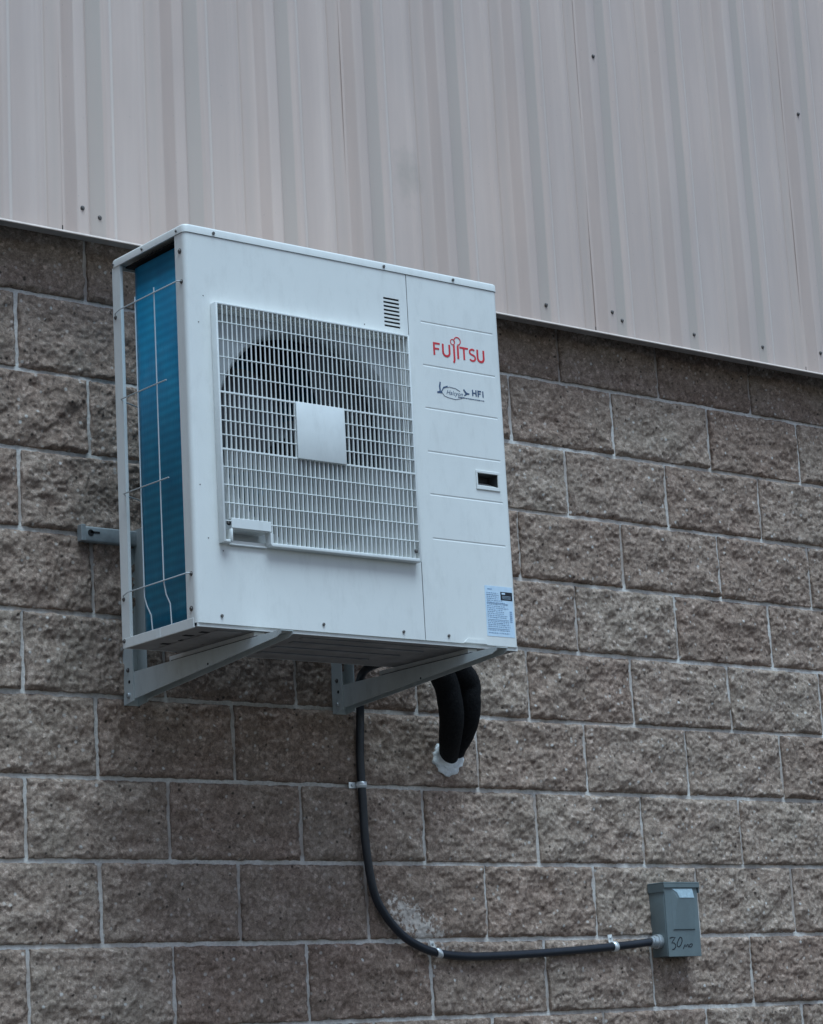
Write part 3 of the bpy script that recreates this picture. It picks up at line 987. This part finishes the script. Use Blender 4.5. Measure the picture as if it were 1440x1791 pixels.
S_([(lx(872), CH), (lx(872), 0.011)] + arc(lx(907), 0.0115, lx(907) - lx(872), 0.0095, 180, 360, 12) + [(lx(942), CH)])
S_(arc(lx(592), CH + 0.0092, 0.0070, 0.0070, 0, 360, 24), 0.0022)
S_(arc(lx(645), CH + 0.0135, 0.0105, 0.0100, 215, 215 - 305, 24), 0.0026)
lg.build('brand_logo', M['red_ink'], spo)

# second line: swooping bird, script name in an oval, HFI
l2 = MB()
Q = lambda pts, w, tp=False: stroke(l2, pts, w, 0, 0, YF - 0.0002, taper=tp)
Q([(0.8770, -0.2945), (0.8850, -0.2925), (0.8935, -0.2935)], 0.0060, True)
Q([(0.8870, -0.2925), (0.8860, -0.2780), (0.8885, -0.2660)], 0.0048, True)
Q([(0.8900, -0.2920), (0.8990, -0.2790), (0.9120, -0.2740)], 0.0034, True)
Q([(0.8930, -0.2930), (0.9000, -0.3010), (0.9130, -0.3040), (0.9360, -0.3060), (0.9560, -0.3010), (0.9650, -0.2960)], 0.0010)
Q([(0.9000, -0.2800), (0.9180, -0.2755), (0.9380, -0.2770), (0.9520, -0.2830)], 0.0009)
Q([(0.9640, -0.2760), (0.9720, -0.2850), (0.9800, -0.2860)], 0.0050, True)
Q([(0.9660, -0.2920), (0.9740, -0.2870), (0.9830, -0.2855)], 0.0040, True)
hx, hz, hh, hw = 0.9925, -0.2895, 0.0165, 0.0036
Q([(hx + 0.0018, hz), (hx + 0.0018, hz + hh)], hw); Q([(hx + 0.0130, hz), (hx + 0.0130, hz + hh)], hw); Q([(hx + 0.0018, hz + hh / 2), (hx + 0.0130, hz + hh / 2)], 0.0030)
Q([(hx + 0.0200, hz), (hx + 0.0200, hz + hh)], hw); Q([(hx + 0.0190, hz + hh - 0.0015), (hx + 0.0300, hz + hh - 0.0015)], 0.0032); Q([(hx + 0.0190, hz + hh * 0.5), (hx + 0.0285, hz + hh * 0.5)], 0.0030)
Q([(hx + 0.0360, hz), (hx + 0.0360, hz + hh)], hw)
rx = random.Random(5)
x = 0.945
while x < 1.030:
    w_ = rx.uniform(0.0015, 0.0045)
    Q([(x, -0.2985), (x + w_, -0.2985)], 0.0022)
    x += w_ + 0.0012
l2.build('series_logo', M['blue_ink'], spo)

def text_mesh(body_, size, shear=0.0):
    cu = bpy.data.curves.new('txt', 'FONT')
    cu.body = body_; cu.size = size; cu.shear = shear; cu.extrude = 0.0; cu.resolution_u = 3
    ob = bpy.data.objects.new('txt', cu)
    col.objects.link(ob)
    dg = bpy.context.evaluated_depsgraph_get()
    me = bpy.data.meshes.new_from_object(ob.evaluated_get(dg))
    bpy.data.objects.remove(ob)
    bpy.data.curves.remove(cu)
    return me
def put_text(body_, size, x, y, z, mat, name, parent, shear=0.0):
    me = text_mesh(body_, size, shear)
    me.materials.clear(); me.materials.append(mat)
    me.name = name
    o = bpy.data.objects.new(name, me)
    o.parent = parent
    o.location = Vector((x, y, z)) - world_origin(parent)
    o.rotation_euler = (PI / 2, 0, 0)
    col.objects.link(o)
    return o
put_text('Halcyon', 0.0165, 0.9060, YF - 0.0005, -0.2955, M['blue_ink'], 'series_script', spo, 0.35)

# rating label
stk = MB().box((0.9945, YF - 0.0006, -0.9110), (1.0855, YF - 0.0001, -0.7820)).build('rating_label', M['sticker'], spo)
pr = MB()
rx = random.Random(11)
def line(x0, x1, z, h):
    x = x0
    while x < x1:
        w_ = rx.uniform(0.002, 0.007)
        stroke(pr, [(x, z), (min(x + w_, x1), z)], h, 0, 0, YF - 0.0007, 0.0002)
        x += w_ + rx.uniform(0.001, 0.003)
stroke(pr, [(1.003, -0.7905), (1.018, -0.7905)], 0.003, 0, 0, YF - 0.0007, 0.0002)
for i, z in enumerate(np.arange(-0.8000, -0.8650, -0.0048)):
    line(0.999, 1.038 if z > -0.818 else 1.070 - rx.uniform(0, 0.02), float(z), 0.0016)
for z in (-0.872, -0.8765, -0.881, -0.8860, -0.8950, -0.9020):
    line(0.999, 1.082 - rx.uniform(0, 0.02), z, 0.0018)
for i in range(6):
    stroke(pr, [(1.072, -0.846 - i * 0.005), (1.080, -0.846 - i * 0.005)], 0.0035, 0, 0, YF - 0.0007, 0.0002)
for z in (-0.805, -0.826, -0.868, -0.891):
    stroke(pr, [(0.998, z), (1.040 if z > -0.82 else 1.068, z)], 0.0006, 0, 0, YF - 0.0007, 0.0002)
pr.build('label_print', M['grey_ink'], stk)
bk = MB().box((1.0450, YF - 0.0010, -0.8170), (1.0840, YF - 0.0007, -0.7955), 0.0002, 1, False).build('label_plate', M['black_ink'], stk)
wt = MB()
stroke(wt, [(1.0490, -0.8000), (1.0600, -0.8000)], 0.0042, 0, 0, YF - 0.0011, 0.0002)
for i in range(3):
    stroke(wt, [(1.050, -0.8065 - i * 0.0032), (1.078, -0.8065 - i * 0.0032)], 0.0006, 0, 0, YF - 0.0011, 0.0002)
wt.build('label_white_print', M['sticker'], stk)

# feet under the pan
for xf in (0.296, 0.943):
    ft = MB()
    ft.box((xf, -0.562, -0.9565), (xf + 0.030, -0.200, -0.9545))
    ft.box((xf, -0.562, -0.9565), (xf + 0.002, -0.200, -0.9440))
    ft.box((xf + 0.028, -0.562, -0.9565), (xf + 0.030, -0.200, -0.9440))
    ft.box((xf + 0.002, -0.562, -0.9545), (xf + 0.028, -0.560, -0.9440))
    ft.build('foot', M['enamel'], unit)

# ------------------------------------------------------------------ wall bracket
br = thing('wall_bracket', (0.61, -0.02, -1.035), 'pale grey steel wall bracket with two cantilever arms under the outdoor unit', 'bracket')
for (xl, zb2) in ((0.280, -1.0380), (0.927, -1.0310)):
    xr = xl + 0.043
    t = 0.003
    lg_ = MB()
    lg_.box((xl, -0.0120, zb2), (xr, -0.0150, -0.590))
    lg_.prism([(xl, -0.0150, zb2), (xl, -0.0570, zb2 + 0.006), (xl, -0.0570, -0.590), (xl, -0.0150, -0.590)], (t, 0, 0))
    lg_.prism([(xr - t, -0.0150, zb2), (xr - t, -0.0570, zb2 + 0.006), (xr - t, -0.0570, -0.590), (xr - t, -0.0150, -0.590)], (t, 0, 0))
    lg_.box((xl - 0.006, -0.056, -0.625), (xl - 0.0002, -0.036, -0.598), 0.001, 1, False)
    legm = lg_.build('leg', M['bracket'], br)
    ar = MB()
    zt2 = -0.9615
    zl = zb2 + 0.011
    for xf, tt in ((xl + 0.0035, t), (xr - 2 * t - 0.0005, t)):
        ar.prism([(xf, -0.0575, zl), (xf, -0.0575, zt2), (xf, -0.6860, zt2), (xf, -0.6830, zt2 - 0.007), (xf, -0.6680, zt2 - 0.0125)], (tt, 0, 0))
    ar.box((xl + 0.0035, -0.6860, zt2), (xr - t - 0.0005, -0.0575, zt2 + 0.002))
    ar.prism([(xl + 0.0035, -0.0160, zl), (xl + 0.0035, -0.0160, zt2), (xl + 0.0035, -0.0575, zt2), (xl + 0.0035, -0.0575, zl)], (t, 0, 0))
    armo = ar.build('arm', M['bracket'], br)
    MB().box((xl + 0.007, -0.585, -0.9592), (xr - 0.006, -0.22, -0.9568)).build('rubber_pad', M['rubber'], armo)  # black strip put between arm and foot as the shade in the gap
    for (yy, zz, rr) in ((-0.036, zb2 + 0.022, 0.0065), (-0.036, zb2 + 0.085, 0.0040)):
        screw_mb((xl, yy, zz), rr, 0.004, rr + 0.002, (-1, 0, 0)).build('bolt', M['galv'] if rr > 0.005 else M['screw'], legm)
    MB().cyl((xl + 0.0035, -0.385, -0.9920), (-1, 0, 0), 0.0030, 0.0006, 10).build('hole', M['pit'], armo)
    MB().cyl((xl, -0.0400, zb2 + 0.055), (-1, 0, 0), 0.0045, 0.0006, 10).build('hole', M['pit'], legm)
rl = MB()
rl.box((0.170, -0.0300, -0.6330), (1.060, -0.0110, -0.5930), 0.005, 3)
rl.box((0.158, -0.0330, -0.6320), (0.171, -0.0100, -0.5900), 0.0012, 1, False)
rlo = rl.build('rail', M['rail'], br)
MB().cyl((0.186, -0.0300, -0.6100), (0, -1, 0), 0.0085, 0.0010, 16).build('slot', M['pit'], rlo)
MB().box((0.186, -0.0310, -0.6105), (0.212, -0.0300, -0.6055)).build('slot', M['pit'], rlo)

# ------------------------------------------------------------------ insulated pipes into the wall
A = [(1.105, -0.300, -0.900), (1.160, -0.205, -0.915), (1.186, -0.170, -0.951), (1.211, -0.155, -0.994), (1.236, -0.130, -1.043), (1.268, -0.080, -1.094), (1.306, -0.025, -1.124), (1.345, 0.03, -1.135)]
B = [(1.180, -0.300, -0.900), (1.262, -0.180, -0.912), (1.283, -0.150, -0.943), (1.294, -0.140, -0.988), (1.308, -0.115, -1.038), (1.322, -0.070, -1.083), (1.336, -0.025, -1.110), (1.37, 0.03, -1.126)]
# the unit's side ends at x = 1.097, so the pipes leave through the rear cover behind it
A = [(1.050, -0.262, -0.900), (1.110, -0.215, -0.905)] + A[2:]
B = [(1.070, -0.255, -0.880), (1.190, -0.190, -0.895)] + B[2:]
pipes = thing('line_set', (1.30, -0.05, -1.13), 'pair of thick black insulated refrigerant pipes curving from the unit into the wall', 'pipes')
for path, r in ((A, 0.0340), (B, 0.0310)):
    pth = spline(path, 8)
    rr = [r * (1 + 0.006 * math.sin(i * 1.3) + 0.01 * math.sin(i * 0.53)) for i in range(len(pth))]
    rr = [q * (0.80 if i > len(pth) - 10 else 1.0 - 0.20 * max(0, (i - (len(pth) - 24)) / 14)) for i, q in enumerate(rr)]
    MB().tube(pth, rr, 28).build('insulated_pipe', M['insulation'], pipes)

# expanding foam round the pipe hole
fm = bmesh.new()
bmesh.ops.create_icosphere(fm, subdivisions=5, radius=1.0)
from mathutils import noise as mnoise
for v in fm.verts:
    p = v.co.copy()
    k = 1 + 0.24 * mnoise.noise(p * 2.0) + 0.10 * mnoise.noise(p * 5.0 + Vector((3, 1, 2))) + 0.03 * mnoise.noise(p * 11)
    v.co = Vector((1.314 + p.x * k * 0.057, -0.008 + p.y * k * 0.020, -1.130 + p.z * k * 0.052))
fm.verts.index_update()
mb = MB().add([v.co[:] for v in fm.verts], [[v.index for v in f.verts] for f in fm.faces], True)
fm.free()
fo = mb.build('foam_sealant', M['sealant'])
fo['label'] = 'lumpy white foam sealant around the hole where the black pipes enter'
fo['category'] = 'sealant'

# ------------------------------------------------------------------ black conduit
cp = [(0.930, -0.250, -0.925), (0.938, -0.150, -0.932), (0.975, -0.070, -0.960), (1.002, -0.033, -1.020), (1.002, -0.028, -1.080), (0.998, -0.028, -1.154), (1.000, -0.028, -1.260), (1.003, -0.028, -1.380), (1.022, -0.028, -1.499), (1.058, -0.028, -1.562),
      (1.110, -0.028, -1.613), (1.166, -0.028, -1.643), (1.223, -0.028, -1.660), (1.291, -0.028, -1.669), (1.391, -0.028, -1.672), (1.597, -0.028, -1.667), (1.867, -0.030, -1.653), (1.995, -0.040, -1.6435), (2.020, -0.042, -1.6420)]
cpath = spline(cp, 8)
cond = MB().tube(cpath, 0.0112, 18).build('conduit', M['conduit'])
cond['label'] = 'black flexible conduit bending down the wall from the unit to the switch box'
cond['category'] = 'cable'
cn = MB()
cn.cyl((2.004, -0.0415, -1.6425), (1, 0, 0.02), 0.0170, 0.016, 8)
cn.cyl((1.996, -0.0410, -1.6427), (1, 0, 0.02), 0.0145, 0.010, 20)
cn.cyl((2.018, -0.0418, -1.6423), (1, 0, 0.02), 0.0205, 0.0175, 24, bevel=0.003)
cn.build('connector', M['galv'], cond)

# strap clips holding it
def clip(p, along, ear_dir, label):
    """saddle over the conduit at p with a flat ear to one side"""
    along = Vector(along).normalized(); ear = Vector(ear_dir).normalized()
    out = Vector((0, -1, 0))
    root = thing('pipe_clip', (p[0], -0.012, p[2]), label, 'clip', 'metal clips holding the black conduit')
    c = Vector((p[0], -0.028, p[2]))
    mb_ = MB()
    r0, r1, hw_ = 0.0117, 0.0142, 0.0080
    vs2 = []
    angs = [math.radians(a) for a in range(-35, 216, 12)]
    pts = []
    for a in angs:
        pts.append((math.cos(a), math.sin(a)))
    for (ca, sa) in pts:
        for r in (r0, r1):
            for s in (-hw_, hw_):
                vs2.append(c + ear * ca * r + out * sa * r + along * s)
    n_ = len(pts)
    fs = []
    for i in range(n_ - 1):
        a, b2 = i * 4, i * 4 + 4
        fs += [(a + 2, a + 3, b2 + 3, b2 + 2), (a, b2, b2 + 1, a + 1), (a, a + 2, b2 + 2, b2), (a + 1, b2 + 1, b2 + 3, a + 3)]
    mb_.add(vs2, fs, True)
    mb_.build('saddle', M['zinc'], root)
    e = MB()
    base = c + ear * 0.0125 + out * -0.012
    a0 = base; a1 = base + ear * 0.022
    q = [a0 - along * hw_, a0 + along * hw_, a1 + along * hw_, a1 - along * hw_]
    e.prism(q, out * 0.002)
    e.build('ear', M['zinc'], root)
    screw_mb(a0 + ear * 0.012 + out * 0.002, 0.0042, 0.003, 0.0).build('screw', M['galv'], root)
clip((0.999, 0, -1.219), (0.02, 0, -1), (-1, 0, 0), 'shiny metal clip on the vertical run of conduit just below the bracket')
clip((1.226, 0, -1.6605), (1, 0, -0.18), (-0.35, 0, 1), 'bright metal clip at the bottom bend of the black conduit')
clip((1.868, 0, -1.653), (1, 0, 0.06), (-0.15, 0, 1), 'small metal clip on the conduit nearest the grey switch box')

# ------------------------------------------------------------------ grey disconnect box
dx = thing('disconnect_box', (2.10, -0.012, -1.686), 'small grey electrical disconnect box with handwriting mounted on the block wall', 'electrical box')
bx0, bx1, bz0, bz1, by0, by1 = 2.034, 2.170, -1.686, -1.479, -0.010, -0.0700
b1 = MB().box((bx0, by0, bz0), (bx1, by1, bz1), 0.0018, 2)
bo = b1.build('enclosure', M['box_paint'], dx)
cv = MB()
cv.box((bx0 + 0.002, by1 - 0.0035, bz0 - 0.0015), (bx1 - 0.003, by1 - 0.0003, bz1 - 0.012), 0.001, 1, False)
cvo = cv.build('cover', M['box_paint'], dx)
pad = MB()
yq = by1 - 0.0035
px0, px1, pz0, pz1 = 2.058, 2.148, -1.612, -1.492
q0 = [(px0, yq, pz0), (px1, yq, pz0), (px1, yq, pz1), (px0 + 0.004, yq, pz1)]
q1 = [(px0 + 0.004, yq - 0.003, pz0 + 0.002), (px1 - 0.004, yq - 0.003, pz0 + 0.002), (px1 - 0.003, yq - 0.0065, pz1 - 0.030), (px0 + 0.022, yq - 0.0065, pz1 - 0.030)]
pad.add(q0 + q1, [(4, 5, 6, 7), (0, 1, 5, 4), (1, 2, 6, 5), (2, 3, 7, 6), (3, 0, 4, 7)])
pad.build('raised_panel', M['box_paint'], cvo)
M['pull_sticker'] = mat_simple('pale_worn_sticker', (0.38, 0.48, 0.52), 0.35, var=0.2, vscale=90)
lx_ = MB()
lx_.add([(px0 + 0.006, yq - 0.0020, pz1 - 0.003), (px1 - 0.002, yq - 0.0020, pz1 - 0.003), (px1 - 0.0015, yq - 0.0075, pz1 - 0.029), (px0 + 0.030, yq - 0.0075, pz1 - 0.029), (px0 + 0.024, yq - 0.0045, pz1 - 0.014)],
        [(0, 4, 3, 2, 1)])
lx_.build('sticker', M['pull_sticker'], cvo)  # pale sheet on the sloped facet: sky reflection put in as colour
hood = MB()
hood.box((bx0 - 0.003, by0, bz1 - 0.001), (bx1 + 0.004, by1 - 0.0080, bz1 + 0.003), 0.001, 1, False)
hood.box((bx0 - 0.003, by1 - 0.0080, bz1 - 0.0125), (bx1 + 0.004, by1 - 0.0062, bz1 - 0.001))
hood.box((bx0 - 0.003, by1 - 0.0062, bz1 - 0.024), (bx0 - 0.0005, by0, bz1 - 0.001))
hood.box((bx1 + 0.0005, by1 - 0.0062, bz1 - 0.028), (bx1 + 0.004, by0, bz1 - 0.001))
hood.build('hood', M['box_paint'], dx)
hw2 = MB()
def hx_(px, pz):
    return (2.043 + (px - 540) / 420 * 0.090, -1.633 - (pz - 1260) / 220 * 0.0335)
def hs(pts, w=0.0031):
    stroke(hw2, [hx_(*p) for p in pts], w, 0, 0, yq - 0.0002, 0.0003)
hs([(540, 1275), (585, 1258), (645, 1262), (600, 1320), (572, 1362), (615, 1362), (642, 1392), (640, 1440), (610, 1478), (572, 1486)])
hs([hx for hx in [(765, 1270), (735, 1258), (705, 1300), (672, 1370), (672, 1425), (700, 1440), (740, 1400), (768, 1330), (765, 1270)]])
hs([(780, 1475), (800, 1430), (818, 1395), (830, 1440), (862, 1395), (880, 1400), (872, 1440), (892, 1440)], 0.0027)
hs([(930, 1385), (905, 1400), (895, 1435), (920, 1445), (948, 1420), (955, 1390), (930, 1385)], 0.0027)
hw2.build('handwriting', M['black_ink'], cvo)
